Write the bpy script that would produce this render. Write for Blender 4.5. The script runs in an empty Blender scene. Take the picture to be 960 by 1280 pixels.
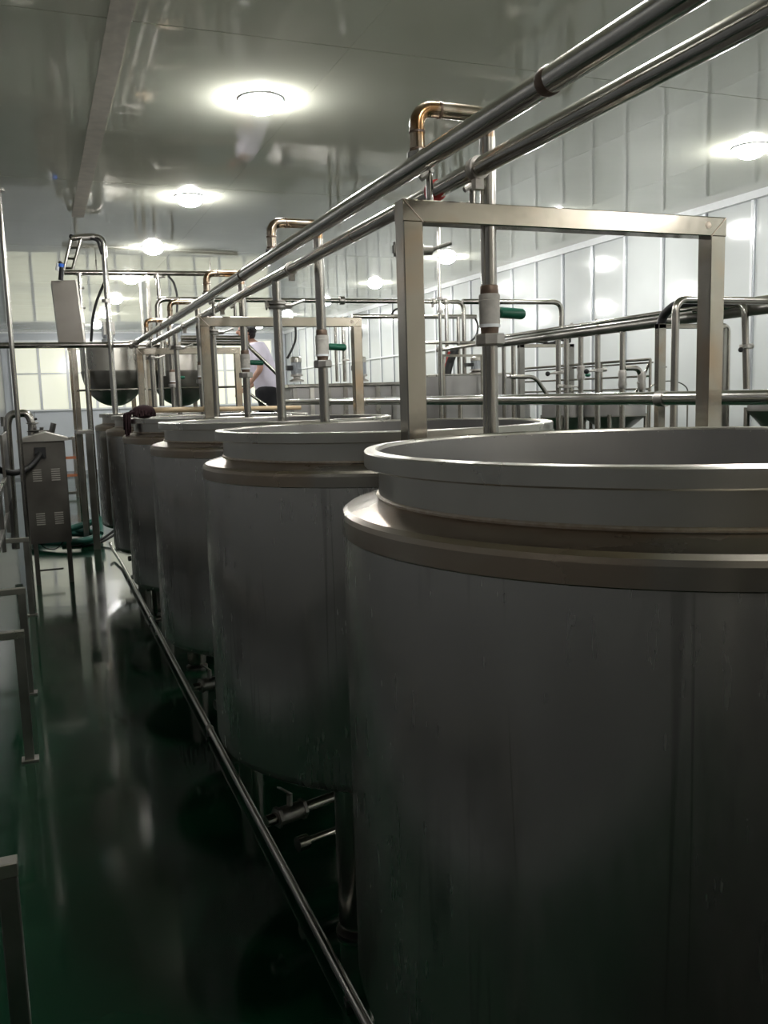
import bpy, math, random
from mathutils import Vector, Matrix
random.seed(4)
PI = math.pi
sc = bpy.context.scene
COL = sc.collection

# ------------------------------------------------------------------ camera, world, exposure
HC = 1.75
F_PX = 1085.0
PITCH, YAW, ROLL = math.radians(7.68), math.radians(21.38), math.radians(-1.69)
cp, sp, cy_, sy_ = math.cos(PITCH), math.sin(PITCH), math.cos(YAW), math.sin(YAW)
FWD = Vector((sy_*cp, cy_*cp, -sp))
R0 = Vector((cy_, -sy_, 0)); U0 = R0.cross(FWD)
RGT = R0*math.cos(ROLL) + U0*math.sin(ROLL)
UPV = U0*math.cos(ROLL) - R0*math.sin(ROLL)
cam = bpy.data.cameras.new('camera'); camo = bpy.data.objects.new('camera', cam); COL.objects.link(camo)
cam.sensor_fit = 'HORIZONTAL'; cam.sensor_width = 36; cam.lens = F_PX/960*36
cam.clip_start = .02; cam.clip_end = 100
M4 = Matrix((RGT, UPV, -FWD)).transposed().to_4x4(); M4.translation = Vector((0, 0, HC)); camo.matrix_world = M4
sc.camera = camo
w = bpy.data.worlds.new('world'); sc.world = w; w.use_nodes = True
w.node_tree.nodes['Background'].inputs[0].default_value = (.5, .55, .5, 1)
w.node_tree.nodes['Background'].inputs[1].default_value = 0.02
sc.view_settings.view_transform = 'Standard'; sc.view_settings.look = 'None'; sc.view_settings.gamma = 1
sc.view_settings.exposure = 0.2
LAMP_STRENGTH = 215.0

def at(u, v, x=None, y=None, z=None):
    """world point that the photograph's pixel (u, v) shows on the plane x=, y= or z="""
    r = FWD + RGT*((u-480)/F_PX) - UPV*((v-640)/F_PX)
    if x is not None: r = r*(x/r.x)
    elif y is not None: r = r*(y/r.y)
    else: r = r*((z-HC)/r.z)
    return Vector((r.x, r.y, r.z+HC))

# ------------------------------------------------------------------ materials
def nt(name):
    m = bpy.data.materials.new(name); m.use_nodes = True
    n = m.node_tree; b = n.nodes['Principled BSDF']
    return m, n, b
def N(n, t, **k):
    o = n.nodes.new(t)
    for a, v in k.items(): setattr(o, a, v)
    return o
def ramp(n, src, stops):
    r = N(n, 'ShaderNodeValToRGB'); e = r.color_ramp.elements
    e[0].position, e[0].color = stops[0][0], (*stops[0][1], 1)
    e[1].position, e[1].color = stops[-1][0], (*stops[-1][1], 1)
    for p, c in stops[1:-1]:
        x = e.new(p); x.color = (*c, 1)
    n.links.new(src, r.inputs[0]); return r.outputs[0]
def noise(n, scale, detail=4, stretch=(1, 1, 1), coord='Object', dist=0):
    tc = N(n, 'ShaderNodeTexCoord'); mp = N(n, 'ShaderNodeMapping'); mp.inputs['Scale'].default_value = stretch
    nz = N(n, 'ShaderNodeTexNoise'); nz.inputs['Scale'].default_value = scale; nz.inputs['Detail'].default_value = detail
    nz.inputs['Distortion'].default_value = dist
    n.links.new(tc.outputs[coord], mp.inputs[0]); n.links.new(mp.outputs[0], nz.inputs[0]); return nz.outputs[0]
def maprange(n, src, a, b, c, d):
    m = N(n, 'ShaderNodeMapRange'); m.inputs[1].default_value = a; m.inputs[2].default_value = b
    m.inputs[3].default_value = c; m.inputs[4].default_value = d; n.links.new(src, m.inputs[0]); return m.outputs[0]
def mixc(n, fac, a, b, mode='MIX'):
    m = N(n, 'ShaderNodeMix', data_type='RGBA', blend_type=mode)
    for i, s in ((0, fac), (6, a), (7, b)):
        if isinstance(s, (int, float)): m.inputs[i].default_value = s
        elif isinstance(s, tuple): m.inputs[i].default_value = (*s, 1)
        else: n.links.new(s, m.inputs[i])
    return m.outputs[2]
def bump(n, b, h, strength, dist=.01):
    bp = N(n, 'ShaderNodeBump'); bp.inputs['Strength'].default_value = strength; bp.inputs['Distance'].default_value = dist
    n.links.new(h, bp.inputs['Height']); n.links.new(bp.outputs[0], b.inputs['Normal'])

def steel(name, c1, c2, r1, r2, scale=6, stretch=(1, 1, 1), bmp=0.0, tint=None):
    m, n, b = nt(name); b.inputs['Metallic'].default_value = 1
    nz = noise(n, scale, 6, stretch)
    col = ramp(n, nz, [(.35, c1), (.65, c2)])
    if tint:
        t = noise(n, tint[1], 3, (1, 1, 1), dist=.6)
        col = mixc(n, maprange(n, t, tint[2], tint[3], 0, 1), col, tint[0])
    n.links.new(col, b.inputs['Base Color'])
    n.links.new(maprange(n, nz, .3, .7, r1, r2), b.inputs['Roughness'])
    if bmp: bump(n, b, noise(n, 9, 2), bmp, .01)
    return m
def plain(name, c, rough=.5, metal=0, spec=.5, var=.12, scale=12):
    m, n, b = nt(name)
    nz = noise(n, scale, 4)
    d = tuple(x*(1-var) for x in c); e = tuple(min(1, x*(1+var)) for x in c)
    n.links.new(ramp(n, nz, [(.3, d), (.7, e)]), b.inputs['Base Color'])
    b.inputs['Roughness'].default_value = rough; b.inputs['Metallic'].default_value = metal
    b.inputs['Specular IOR Level'].default_value = spec
    return m
def emit(name, c, s):
    m, n, b = nt(name); b.inputs['Base Color'].default_value = (*c, 1)
    b.inputs['Emission Color'].default_value = (*c, 1); b.inputs['Emission Strength'].default_value = s
    return m

# tank body: dull brushed steel with vertical drip stains
def tank_mat(name, c1, c2, r1, r2, drips=True):
    m, n, b = nt(name); b.inputs['Metallic'].default_value = .88
    cloud = noise(n, 2.2, 5, (1, 1, .6))
    fine = noise(n, 60, 3, (1, 1, .15))
    col = ramp(n, cloud, [(.3, c1), (.7, c2)])
    if drips:
        ang = noise(n, 7.0, 2, (1, 1, .05), dist=.22)
        sub = N(n, 'ShaderNodeMath', operation='SUBTRACT'); n.links.new(ang, sub.inputs[0]); sub.inputs[1].default_value = .60
        ab = N(n, 'ShaderNodeMath', operation='ABSOLUTE'); n.links.new(sub.outputs[0], ab.inputs[0])
        line = maprange(n, ab.outputs[0], .003, .013, .5, 0)
        brk = maprange(n, noise(n, 1.7, 2, (1, 1, 1)), .46, .58, 0, 1)
        mul = N(n, 'ShaderNodeMath', operation='MULTIPLY'); n.links.new(line, mul.inputs[0]); n.links.new(brk, mul.inputs[1])
        col = mixc(n, mul.outputs[0], col, tuple(x*.4 for x in c1))
        sm = maprange(n, noise(n, 5, 4, (1, 1, .7), dist=.8), .64, .70, 0, .22)
        col = mixc(n, sm, col, tuple(x*.55 for x in c1))
    n.links.new(col, b.inputs['Base Color'])
    a = N(n, 'ShaderNodeMath', operation='MULTIPLY_ADD'); n.links.new(fine, a.inputs[0]); a.inputs[1].default_value = .14
    n.links.new(maprange(n, cloud, .3, .7, r1, r2), a.inputs[2]); n.links.new(a.outputs[0], b.inputs['Roughness'])
    return m
TANK = tank_mat('dull_tank_steel', (.46, .445, .415), (.56, .54, .505), .14, .22)
SHOULDER = steel('shoulder_steel', (.38, .35, .30), (.48, .45, .40), .24, .38, 3, (1, 1, 1), .0, ((.36, .29, .22), 2.6, .49, .66))
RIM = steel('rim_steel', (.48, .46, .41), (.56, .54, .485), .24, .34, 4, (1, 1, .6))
LINER = steel('liner_steel', (.30, .29, .28), (.37, .36, .345), .38, .5, 3, (1, 1, .4))
BEAD = steel('weld_bead', (.62, .52, .42), (.75, .68, .6), .4, .55, 60)
PIPE = steel('polished_pipe_steel', (.50, .48, .44), (.62, .60, .56), .12, .20, 5, (1, 1, 1), .02)
PIPE2 = steel('brushed_pipe_steel', (.34, .32, .29), (.46, .44, .40), .16, .26, 7, (1, 1, .5), .02)
BRONZE = steel('heat_tinted_steel', (.38, .30, .22), (.56, .50, .42), .14, .26, 9, (1, 1, 1), .02, ((.30, .17, .08), 7, .48, .62))
FRAME = steel('square_tube_steel', (.35, .325, .275), (.48, .445, .385), .11, .20, 4, (1, 1, .4), .10, ((.42, .33, .24), 3, .52, .68))
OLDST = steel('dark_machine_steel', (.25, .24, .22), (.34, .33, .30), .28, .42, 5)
CAB = steel('cabinet_steel', (.14, .13, .115), (.19, .18, .16), .38, .48, 3)
CHUTE = steel('chute_steel', (.15, .14, .12), (.20, .185, .165), .4, .5, 3)
MOTOR = plain('grey_motor_paint', (.34, .36, .38), .35, .3)
BLACK = plain('black_rubber', (.007, .007, .007), .55)
VENTM = plain('pale_louvre_steel', (.42, .40, .35), .45, .3)
GREENH = plain('green_grip', (.004, .09, .05), .4)
TAPE = plain('grey_tape', (.42, .40, .36), .7, 0, .3, .12, 40)
CAST = steel('cast_valve_steel', (.38, .36, .33), (.48, .46, .43), .35, .5, 30)
RED = plain('red_paint', (.35, .02, .012), .4)
BLUE = plain('blue_grip', (.02, .16, .75), .4)
ORANGE = plain('orange_paint', (.42, .15, .07), .5)
HOSE = plain('green_hose', (.02, .12, .09), .35)
WOOD = plain('pale_wood_handle', (.55, .42, .26), .55, 0, .4, .15, 9)
MOP = plain('dark_red_mop', (.014, .0015, .003), .95)
WHITEAL = plain('white_aluminium_trim', (.80, .82, .83), .22, 0, .6, .03)
GREYAL = plain('grey_aluminium_trim', (.42, .44, .46), .25, .4, .6, .05)
SKIN = plain('skin', (.42, .24, .17), .5)
SHIRT = plain('white_shirt', (.72, .68, .78), .85, 0, .2, .05)
TROUS = plain('black_trousers', (.012, .012, .014), .8, 0, .2)
HAIR = plain('black_hair', (.01, .007, .006), .5)
RUST = plain('brown_stain', (.17, .12, .09), .5, .7)
GLOW = emit('lamp_diffuser', (1, .99, .97), LAMP_STRENGTH)

# glossy sandwich panel walls
m, n, b = nt('glossy_white_panel'); PANEL = m
n.links.new(ramp(n, noise(n, 1.2, 3), [(.3, (.60, .63, .62)), (.7, (.67, .70, .69))]), b.inputs['Base Color'])
b.inputs['Roughness'].default_value = .1; b.inputs['Specular IOR Level'].default_value = .7
bump(n, b, noise(n, 1.1, 2, (1, .8, 1)), .25, .012)
m, n, b = nt('bluish_white_panel'); WALLP = m
n.links.new(ramp(n, noise(n, 1.5, 3), [(.3, (.52, .55, .58)), (.7, (.58, .61, .64))]), b.inputs['Base Color'])
b.inputs['Roughness'].default_value = .3
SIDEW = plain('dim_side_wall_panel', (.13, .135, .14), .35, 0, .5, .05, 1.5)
BACKW = plain('warm_white_panel', (.66, .63, .57), .4, 0, .5, .04, 1.5)
# ceiling: glossy grey panels, slightly wavy
m, n, b = nt('glossy_ceiling_panel'); CEIL = m
n.links.new(ramp(n, noise(n, .9, 4), [(.3, (.64, .65, .535)), (.7, (.70, .71, .60))]), b.inputs['Base Color'])
b.inputs['Roughness'].default_value = .055; b.inputs['Specular IOR Level'].default_value = .75
bump(n, b, noise(n, 2.2, 2, (.7, 1.3, 1)), .16, .012)
# floor: wet dark green epoxy
m, n, b = nt('wet_green_epoxy'); FLOORM = m
n.links.new(ramp(n, noise(n, .8, 5), [(.3, (.0022, .019, .0085)), (.7, (.0042, .031, .014))]), b.inputs['Base Color'])
n.links.new(maprange(n, noise(n, .9, 4), .35, .65, .05, .14), b.inputs['Roughness'])
b.inputs['Specular IOR Level'].default_value = .24
bump(n, b, noise(n, 3.0, 2), .06, .01)
# pale lit window panes
m, n, b = nt('backlit_pane'); PANE = m
n.links.new(ramp(n, noise(n, 1.0, 2), [(.3, (.80, .80, .66)), (.7, (.86, .86, .74))]), b.inputs['Base Color'])
b.inputs['Roughness'].default_value = .06; b.inputs['Specular IOR Level'].default_value = .8
b.inputs['Emission Color'].default_value = (.82, .83, .68, 1); b.inputs['Emission Strength'].default_value = .48

# ------------------------------------------------------------------ mesh helpers
class MB:
    def __init__(s): s.v = []; s.f = []
    def add(s, vs, fs):
        o = len(s.v); s.v += [Vector(p) for p in vs]; s.f += [tuple(i+o for i in f) for f in fs]; return s
    def box(s, x0, x1, y0, y1, z0, z1, b=0.0):
        if b <= 0:
            vs = [(x, y, z) for x in (x0, x1) for y in (y0, y1) for z in (z0, z1)]
            return s.add(vs, [(0, 1, 3, 2), (4, 6, 7, 5), (0, 4, 5, 1), (2, 3, 7, 6), (0, 2, 6, 4), (1, 5, 7, 3)])
        # chamfered along the longest axis
        d = [x1-x0, y1-y0, z1-z0]; a = d.index(max(d)); lo = [x0, y0, z0]; hi = [x1, y1, z1]
        p, q = [i for i in range(3) if i != a]
        prof = [(lo[p]+b, lo[q]), (hi[p]-b, lo[q]), (hi[p], lo[q]+b), (hi[p], hi[q]-b), (hi[p]-b, hi[q]), (lo[p]+b, hi[q]), (lo[p], hi[q]-b), (lo[p], lo[q]+b)]
        vs = []
        for e in (lo[a], hi[a]):
            for u_, v_ in prof:
                c = [0, 0, 0]; c[a] = e; c[p] = u_; c[q] = v_; vs.append(tuple(c))
        fs = [(i, (i+1) % 8, 8+(i+1) % 8, 8+i) for i in range(8)] + [tuple(range(7, -1, -1)), tuple(range(8, 16))]
        return s.add(vs, fs)
    def bar(s, p0, p1, w, h, up=(0, 0, 1)):
        p0, p1 = Vector(p0), Vector(p1); d = (p1-p0).normalized(); up = Vector(up)
        if abs(d.dot(up)) > .98: up = Vector((1, 0, 0))
        a = d.cross(up).normalized()*w/2; c = a.cross(d).normalized()*h/2
        vs = [p+sa*a+sc_*c for p in (p0, p1) for sa, sc_ in ((-1, -1), (1, -1), (1, 1), (-1, 1))]
        return s.add(vs, [(0, 1, 2, 3), (7, 6, 5, 4), (0, 4, 5, 1), (1, 5, 6, 2), (2, 6, 7, 3), (3, 7, 4, 0)])
    def tube(s, pts, r, seg=16, cap=True):
        pts = [Vector(p) for p in pts]
        rs = r if isinstance(r, (list, tuple)) else [r]*len(pts)
        t0 = (pts[1]-pts[0]).normalized(); up = Vector((0, 0, 1)) if abs(t0.z) < .9 else Vector((1, 0, 0))
        a = t0.cross(up).normalized(); vs = []
        for i, p in enumerate(pts):
            t = (pts[min(i+1, len(pts)-1)]-pts[max(i-1, 0)]).normalized()
            a = (a - t*a.dot(t)).normalized(); c = t.cross(a)
            # widen at corners
            for k in range(seg):
                th = 2*PI*k/seg; vs.append(p + (a*math.cos(th)+c*math.sin(th))*rs[i])
        fs = []
        for i in range(len(pts)-1):
            for k in range(seg):
                k2 = (k+1) % seg; fs.append((i*seg+k, i*seg+k2, (i+1)*seg+k2, (i+1)*seg+k))
        if cap: fs += [tuple(range(seg-1, -1, -1)), tuple((len(pts)-1)*seg+k for k in range(seg))]
        return s.add(vs, fs)
    def lathe(s, prof, seg=32, c=(0, 0, 0), axis='z'):
        vs = []; n_ = len(prof)
        for k in range(seg):
            th = 2*PI*k/seg; co, si = math.cos(th), math.sin(th)
            for r, z in prof:
                p = (r*co, r*si, z)
                if axis == 'x': p = (z, r*co, r*si)
                if axis == 'y': p = (r*si, z, r*co)
                vs.append((p[0]+c[0], p[1]+c[1], p[2]+c[2]))
        fs = []
        for k in range(seg):
            k2 = (k+1) % seg
            for i in range(n_-1): fs.append((k*n_+i, k2*n_+i, k2*n_+i+1, k*n_+i+1))
        return s.add(vs, fs)
    def ball(s, c, r, seg=12, sq=(1, 1, 1)):
        pr = [(math.sin(PI*i/8)*1.0+1e-5, -math.cos(PI*i/8)) for i in range(9)]
        o = len(s.v); s.lathe(pr, seg)
        for i in range(o, len(s.v)):
            p = s.v[i]; s.v[i] = Vector((c[0]+p.x*r*sq[0], c[1]+p.y*r*sq[1], c[2]+p.z*r*sq[2]))
        return s
    def mesh(s, name, mat, off, sharp=35):
        me = bpy.data.meshes.new(name); me.from_pydata([p-off for p in s.v], [], s.f); me.update()
        import bmesh
        bm = bmesh.new(); bm.from_mesh(me); bmesh.ops.remove_doubles(bm, verts=bm.verts, dist=1e-6)
        bmesh.ops.recalc_face_normals(bm, faces=bm.faces); bm.to_mesh(me); bm.free()
        me.materials.append(mat); me.shade_smooth(); me.set_sharp_from_angle(angle=math.radians(sharp)); return me

def fil(pts, rb=.06, n_=6):
    pts = [Vector(p) for p in pts]; out = [pts[0]]
    for i in range(1, len(pts)-1):
        a, b_, c = pts[i-1], pts[i], pts[i+1]
        d1 = (a-b_); d2 = (c-b_); l = min(rb, d1.length*.49, d2.length*.49)
        p, q = b_+d1.normalized()*l, b_+d2.normalized()*l
        for k in range(n_+1):
            t = k/n_; out.append((1-t)**2*p+2*t*(1-t)*b_+t*t*q)
    out.append(pts[-1]); return out

def thing(name, label, cat, loc=(0, 0, 0), group=None, kind=None):
    o = bpy.data.objects.new(name, None); COL.objects.link(o); o.location = loc; o.empty_display_size = .1
    if label: o['label'] = label
    if cat: o['category'] = cat
    if group: o['group'] = group
    if kind: o['kind'] = kind
    return o
def root_off(o):
    v = Vector((0, 0, 0))
    while o: v += Vector(o.location); o = o.parent
    return v
def part(name, mb, mat, parent, label=None, sharp=35, kind=None):
    off = root_off(parent); me = mb.mesh(name, mat, off, sharp)
    o = bpy.data.objects.new(name, me); COL.objects.link(o); o.parent = parent
    if label: o['label'] = label
    if kind: o['kind'] = kind
    return o
def single(name, mb, mat, label, cat, loc=None, group=None, sharp=35):
    if loc is None:
        xs = [p.x for p in mb.v]; ys = [p.y for p in mb.v]; zs = [p.z for p in mb.v]
        loc = Vector(((min(xs)+max(xs))/2, (min(ys)+max(ys))/2, min(zs)))
    loc = Vector(loc); me = mb.mesh(name, mat, loc, sharp)
    o = bpy.data.objects.new(name, me); COL.objects.link(o); o.location = loc
    o['label'] = label; o['category'] = cat
    if group: o['group'] = group
    return o
def struct(name, mb, mat, sharp=35):
    me = mb.mesh(name, mat, Vector((0, 0, 0)), sharp); o = bpy.data.objects.new(name, me); COL.objects.link(o)
    o['kind'] = 'structure'; return o
def copy_tree(o, loc, label=None, parent=None):
    c = o.copy(); COL.objects.link(c)
    if parent is not None: c.parent = parent
    else: c.location = loc
    if label: c['label'] = label
    for ch in list(o.children): copy_tree(ch, None, None, c)
    return c

# ------------------------------------------------------------------ setting
XL, XR, YB, YF, H = -.72, 6.27, -3.0, 22.9, 3.5
struct('floor', MB().box(XL-.1, XR+.1, YB-.1, YF+.1, -.12, 0), FLOORM)
ce = struct('ceiling', MB().box(XL-.1, XR+.1, YB-.1, YF+.1, H+.02, H+.14), CEIL)
# ceiling panels: strips 3.12 m long across the row, thin recessed joints
y = 4.4 - 3.12*3
k = 0
while y < YF:
    y0, y1 = max(y+.004, YB), min(y+3.12-.004, YF)
    nx = 6; wx = (XR-XL)/nx
    for i in range(nx):
        tz = random.uniform(-.0012, .0012)
        mb = MB(); x0 = XL+i*wx+.0008; x1 = XL+(i+1)*wx-.0008
        mb.box(x0, x1, y0, y1, H, H+.02)
        part('panel', mb, CEIL, ce)
    y += 3.12; k += 1
# far wall and side walls
wb = struct('wall_far', MB().box(XL, XR, YF, YF+.12, 0, H), WALLP)
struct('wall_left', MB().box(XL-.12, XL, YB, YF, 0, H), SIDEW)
struct('wall_behind', MB().box(XL, XR, YB-.12, YB, 0, H), BACKW)
wr = struct('wall_right', MB().box(XR+.03, XR+.15, YB, YF, 0, H), PANEL)
MS, MZ = .632, 2.47
my = [6.45+MS*i for i in range(-8, 26)]
for i, yy in enumerate(my):
    part('mullion', MB().box(XR-.012, XR+.03, yy-.012, yy+.018, .12, H-.07), WHITEAL, wr)
    part('mullion_edge', MB().box(XR-.008, XR+.03, yy-.030, yy-.012, .12, H-.07), GREYAL, wr)
    ya, yb_ = yy+.019, (my[i+1]-.031 if i+1 < len(my) else YF)
    part('panel', MB().box(XR+.012, XR+.028, ya, yb_, MZ+.015, H-.07), PANEL, wr)
    part('panel', MB().box(XR+.012, XR+.028, ya, yb_, .12, MZ-.015), PANEL, wr)
part('rail', MB().box(XR-.015, XR+.03, YB, YF, MZ-.014, MZ+.014), WHITEAL, wr)
part('top_rail', MB().box(XR-.045, XR+.03, YB, YF, H-.07, H), WHITEAL, wr)
struct('baseboard_right', MB().box(XR-.02, XR+.03, YB, YF, 0, .12), GREYAL)
struct('baseboard_far', MB().box(XL, XR-.02, YF-.02, YF, 0, .1), GREYAL)
struct('baseboard_left', MB().box(XL, XL+.015, YB, YF-.02, 0, .1), GREYAL)
# ceiling trim above far wall, and a long thin beige strip along the ceiling underside
struct('trim_1', MB().box(XL, XR-.03, YF-.05, YF, H-.04, H), WHITEAL)
struct('ceiling_strip', MB().box(.43, .54, 2.6, 8.95, H-.003, H), plain('beige_strip', (.60, .55, .47), .5))
# far windows, sill at 1.62 m, transom at 2.5 m
wx0 = [-.55+.645*i for i in range(10)]
for j, x0 in enumerate(wx0):
    x1 = x0+.645
    if x1 > XR: break
    wn = struct('window_%d' % (j+1), MB().box(x0, x0+.035, YF-.05, YF, 1.6, 3.3), WHITEAL)
    part('window_frame', MB().box(x1-.035, x1-.002, YF-.05, YF, 1.6, 3.3), WHITEAL, wn)
    for z0 in (1.6, 2.48, 3.26):
        part('transom', MB().box(x0+.035, x1-.035, YF-.05, YF, z0, z0+.045), WHITEAL, wn)
    part('pane', MB().box(x0+.035, x1-.035, YF-.03, YF-.01, 1.645, 2.48), PANE, wn)
    part('pane', MB().box(x0+.035, x1-.035, YF-.03, YF-.01, 2.525, 3.26), PANE, wn)
# panel joints of the far wall below the windows
for j in range(7):
    part('joint_cover', MB().box(-.1+1.0*j, -.085+1.0*j, YF-.006, YF+.01, .1, 1.6), GREYAL, wb)

# ------------------------------------------------------------------ ceiling lights
def light_proto():
    t = thing('ceiling_light', 'x', 'light')
    part('housing_ring', MB().lathe([(.114, -.010), (.132, -.010), (.137, -.006), (.137, -.0005), (.114, -.0005), (.114, -.010)], 40), WHITEAL, t)
    part('diffuser', MB().lathe([(.0001, -.085), (.040, -.081), (.072, -.070), (.098, -.049), (.111, -.024), (.114, -.002), (.0001, -.002)], 32), GLOW, t, 'glowing round diffuser')
    return t
rows = [(1.36, 'left'), (5.08, 'right')]
first = True
ordn = ['nearest', 'second nearest', 'third', 'fourth', 'fifth', 'sixth', 'seventh']
for x, side in rows:
    for k in range(7):
        y = 5.27+2.6*k
        if first: t = light_proto(); t.location = (x, y, H); first = False; L0 = t
        else: t = copy_tree(L0, (x, y, H))
        t['group'] = 'round ceiling lights'
        t['label'] = f'round glowing ceiling light, {ordn[k]} in the row over the ' + ('open tanks' if side == 'left' else 'equipment by the panelled wall')
    for y in ((2.67, .07) if side == 'left' else (2.67, .07, -2.2)):
        t = copy_tree(L0, (x, y, H)); t['group'] = 'round ceiling lights'
        t['label'] = 'unseen round ceiling light ' + {2.67: 'just ahead of', .07: 'level with', -2.2: 'behind'}[y] + ' the camera, ' + ('tank side' if side == 'left' else 'panelled wall side')

# ------------------------------------------------------------------ open tanks
TX, TY0, TS = 1.182, 1.435, 1.562
def tank_proto():
    t = thing('open_tank', 'x', 'tank', (0, 0, 0), 'row of open steel tanks')
    part('body', MB().lathe([(.60, .50), (.635, .505), (.655, .52), (.662, .545), (.662, 1.478)], 128), TANK, t, sharp=50)
    part('shoulder', MB().lathe([(.662, 1.478), (.6635, 1.48), (.6635, 1.512), (.661, 1.521), (.652, 1.528), (.63, 1.5345), (.60, 1.542), (.590, 1.546), (.588, 1.552)], 128), SHOULDER, t, 'brown-stained polished shoulder band', sharp=9)
    part('weld_bead', MB().lathe([(.5875, 1.546), (.5915, 1.5475), (.5925, 1.5505), (.5905, 1.553), (.587, 1.554)], 128), BEAD, t)
    part('neck', MB().lathe([(.587, 1.55), (.587, 1.61)], 128), RIM, t)
    part('rim', MB().lathe([(.585, 1.608), (.612, 1.608), (.615, 1.611), (.615, 1.638), (.6125, 1.641), (.592, 1.6425), (.588, 1.640), (.585, 1.632), (.585, 1.608)], 128), RIM, t, sharp=14)
    part('liner', MB().lathe([(.585, 1.635), (.583, 1.56), (.583, .62), (.56, .57), (.3, .54), (.0001, .52)], 96), LINER, t)
    part('bottom', MB().lathe([(.0001, .40), (.05, .40), (.06, .43), (.30, .465), (.60, .50)], 64), OLDST, t)
    for ad in (235, 335, 70):
        a = math.radians(ad); px, py = .58*math.cos(a), .58*math.sin(a)
        lg = part('leg', MB().lathe([(.0001, .03), (.056, .03), (.06, .045), (.06, .51), (.0001, .53)], 28, (px, py, 0)), PIPE2, t)
        part('foot_pad', MB().lathe([(.0001, 0), (.07, 0), (.07, .012), (.02, .018), (.02, .035), (.0001, .035)], 20, (px, py, 0)), OLDST, lg)
    o = part('outlet_pipe', MB().tube(fil([(0, 0, .42), (0, 0, .28), (-.55, -.16, .28)], .06), .020, 14), PIPE2, t)
    v = part('outlet_valve', MB().tube([(-.50, -.146, .28), (-.41, -.12, .28)], .032, 14).tube([(-.51, -.149, .28), (-.497, -.145, .28)], .038, 6).tube([(-.413, -.121, .28), (-.40, -.117, .28)], .038, 6).tube([(-.455, -.133, .28), (-.455, -.133, .35)], .011, 10), CAST, t)
    part('valve_lever', MB().bar((-.45, -.13, .35), (-.50, -.17, .40), .018, .006), CAST, v)
    part('lower_outlet', MB().tube(fil([(-.05, -.04, .30), (-.20, -.10, .17), (-.40, -.15, .17)], .05), .014, 12).tube([(-.40, -.15, .17), (-.44, -.16, .17)], .027, 12), PIPE2, t)
    part('brace', MB().bar((-.33, -.45, .18), (.33, -.45, .18), .02, .02).bar((-.33, .45, .18), (.33, .45, .18), .02, .02), PIPE2, t)
    return t
T0 = tank_proto(); T0.location = (TX, TY0, 0)
tl = ['large open stainless steel tank filling the lower right, nearest of the row',
      'open stainless steel tank second in the row, just behind the nearest one',
      'open stainless steel tank third in the row from the camera',
      'open stainless steel tank fourth in the row, under the mop and its wooden handle',
      'open stainless steel tank fifth in the row, just beyond the mop head',
      'open stainless steel tank at the far end of the row']
T0['label'] = tl[0]
for k in range(1, 6): copy_tree(T0, (TX, TY0+TS*k, 0), tl[k])
copy_tree(T0, (TX, TY0-TS, 0), 'open steel tank right beside the camera, outside the picture')
copy_tree(T0, (TX, TY0-2*TS, 0), 'open steel tank behind the camera, outside the picture')

# ------------------------------------------------------------------ square portal frames between the tanks
def frame(k, yy, x0, x1, zt, w, label):
    t = thing('support_frame', label, 'frame', ((x0+x1)/2, yy, 0), 'square tube frames over the tanks')
    part('post', MB().box(x0, x0+w, yy-w/2, yy+w/2, 0, zt-w, .003), FRAME, t)
    part('post', MB().box(x1-w, x1, yy-w/2, yy+w/2, 0, zt-w, .003), FRAME, t)
    # mitred beam with the posts' corners
    part('beam', MB().box(x0, x1, yy-w/2, yy+w/2, zt-w, zt, .003), FRAME, t)
    part('weld_seam', MB().bar((x0+.002, yy-w/2-.0008, zt-.002), (x0+w, yy-w/2-.0008, zt-w), .0016, .003, (0, 1, 0)), BEAD, t)
    part('weld_seam', MB().bar((x1-.002, yy-w/2-.0008, zt-.002), (x1-w, yy-w/2-.0008, zt-w), .0016, .003, (0, 1, 0)), BEAD, t)
    part('end_cap', MB().lathe([(.0001, -.001), (.009, -.001), (.011, 0), (.009, .001), (.0001, .001)], 16, (x1-w*1.2, yy-w/2-.001, zt-w*.45), 'y'), BEAD, t)
    for i, x in enumerate((P1X, P2X)):
        zc = P1Z if i == 0 else P2Z; r = PR1 if i == 0 else PR2
        part('pipe_stub', MB().tube([(x+.045, yy, zt), (x+.045, yy, zc)], .009, 12), PIPE2, t)
        part('pipe_clip', MB().tube([(x+.045, yy-.001, zc-.012), (x+.02, yy, zc-r-.004)], .008, 8), CAST, t)
        part('bolt', MB().tube([(x+.045, yy-.02, zc-.012), (x+.045, yy+.02, zc-.012)], .006, 6), OLDST, t)
    return t
P1X, P1Z, PR1 = .982, 2.352, .0265
P2X, P2Z, PR2 = 1.112, 2.328, .0240
frame(0, 2.216, .935, 2.02, 2.262, .058, 'square steel tube frame right behind the nearest tank')
frame(1, 5.34, .935, 1.965, 2.245, .058, 'square steel tube frame between third and fourth tanks')
frame(2, 8.464, .885, 1.86, 2.245, .058, 'square steel tube frame behind the fifth tank, farthest one')

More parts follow.
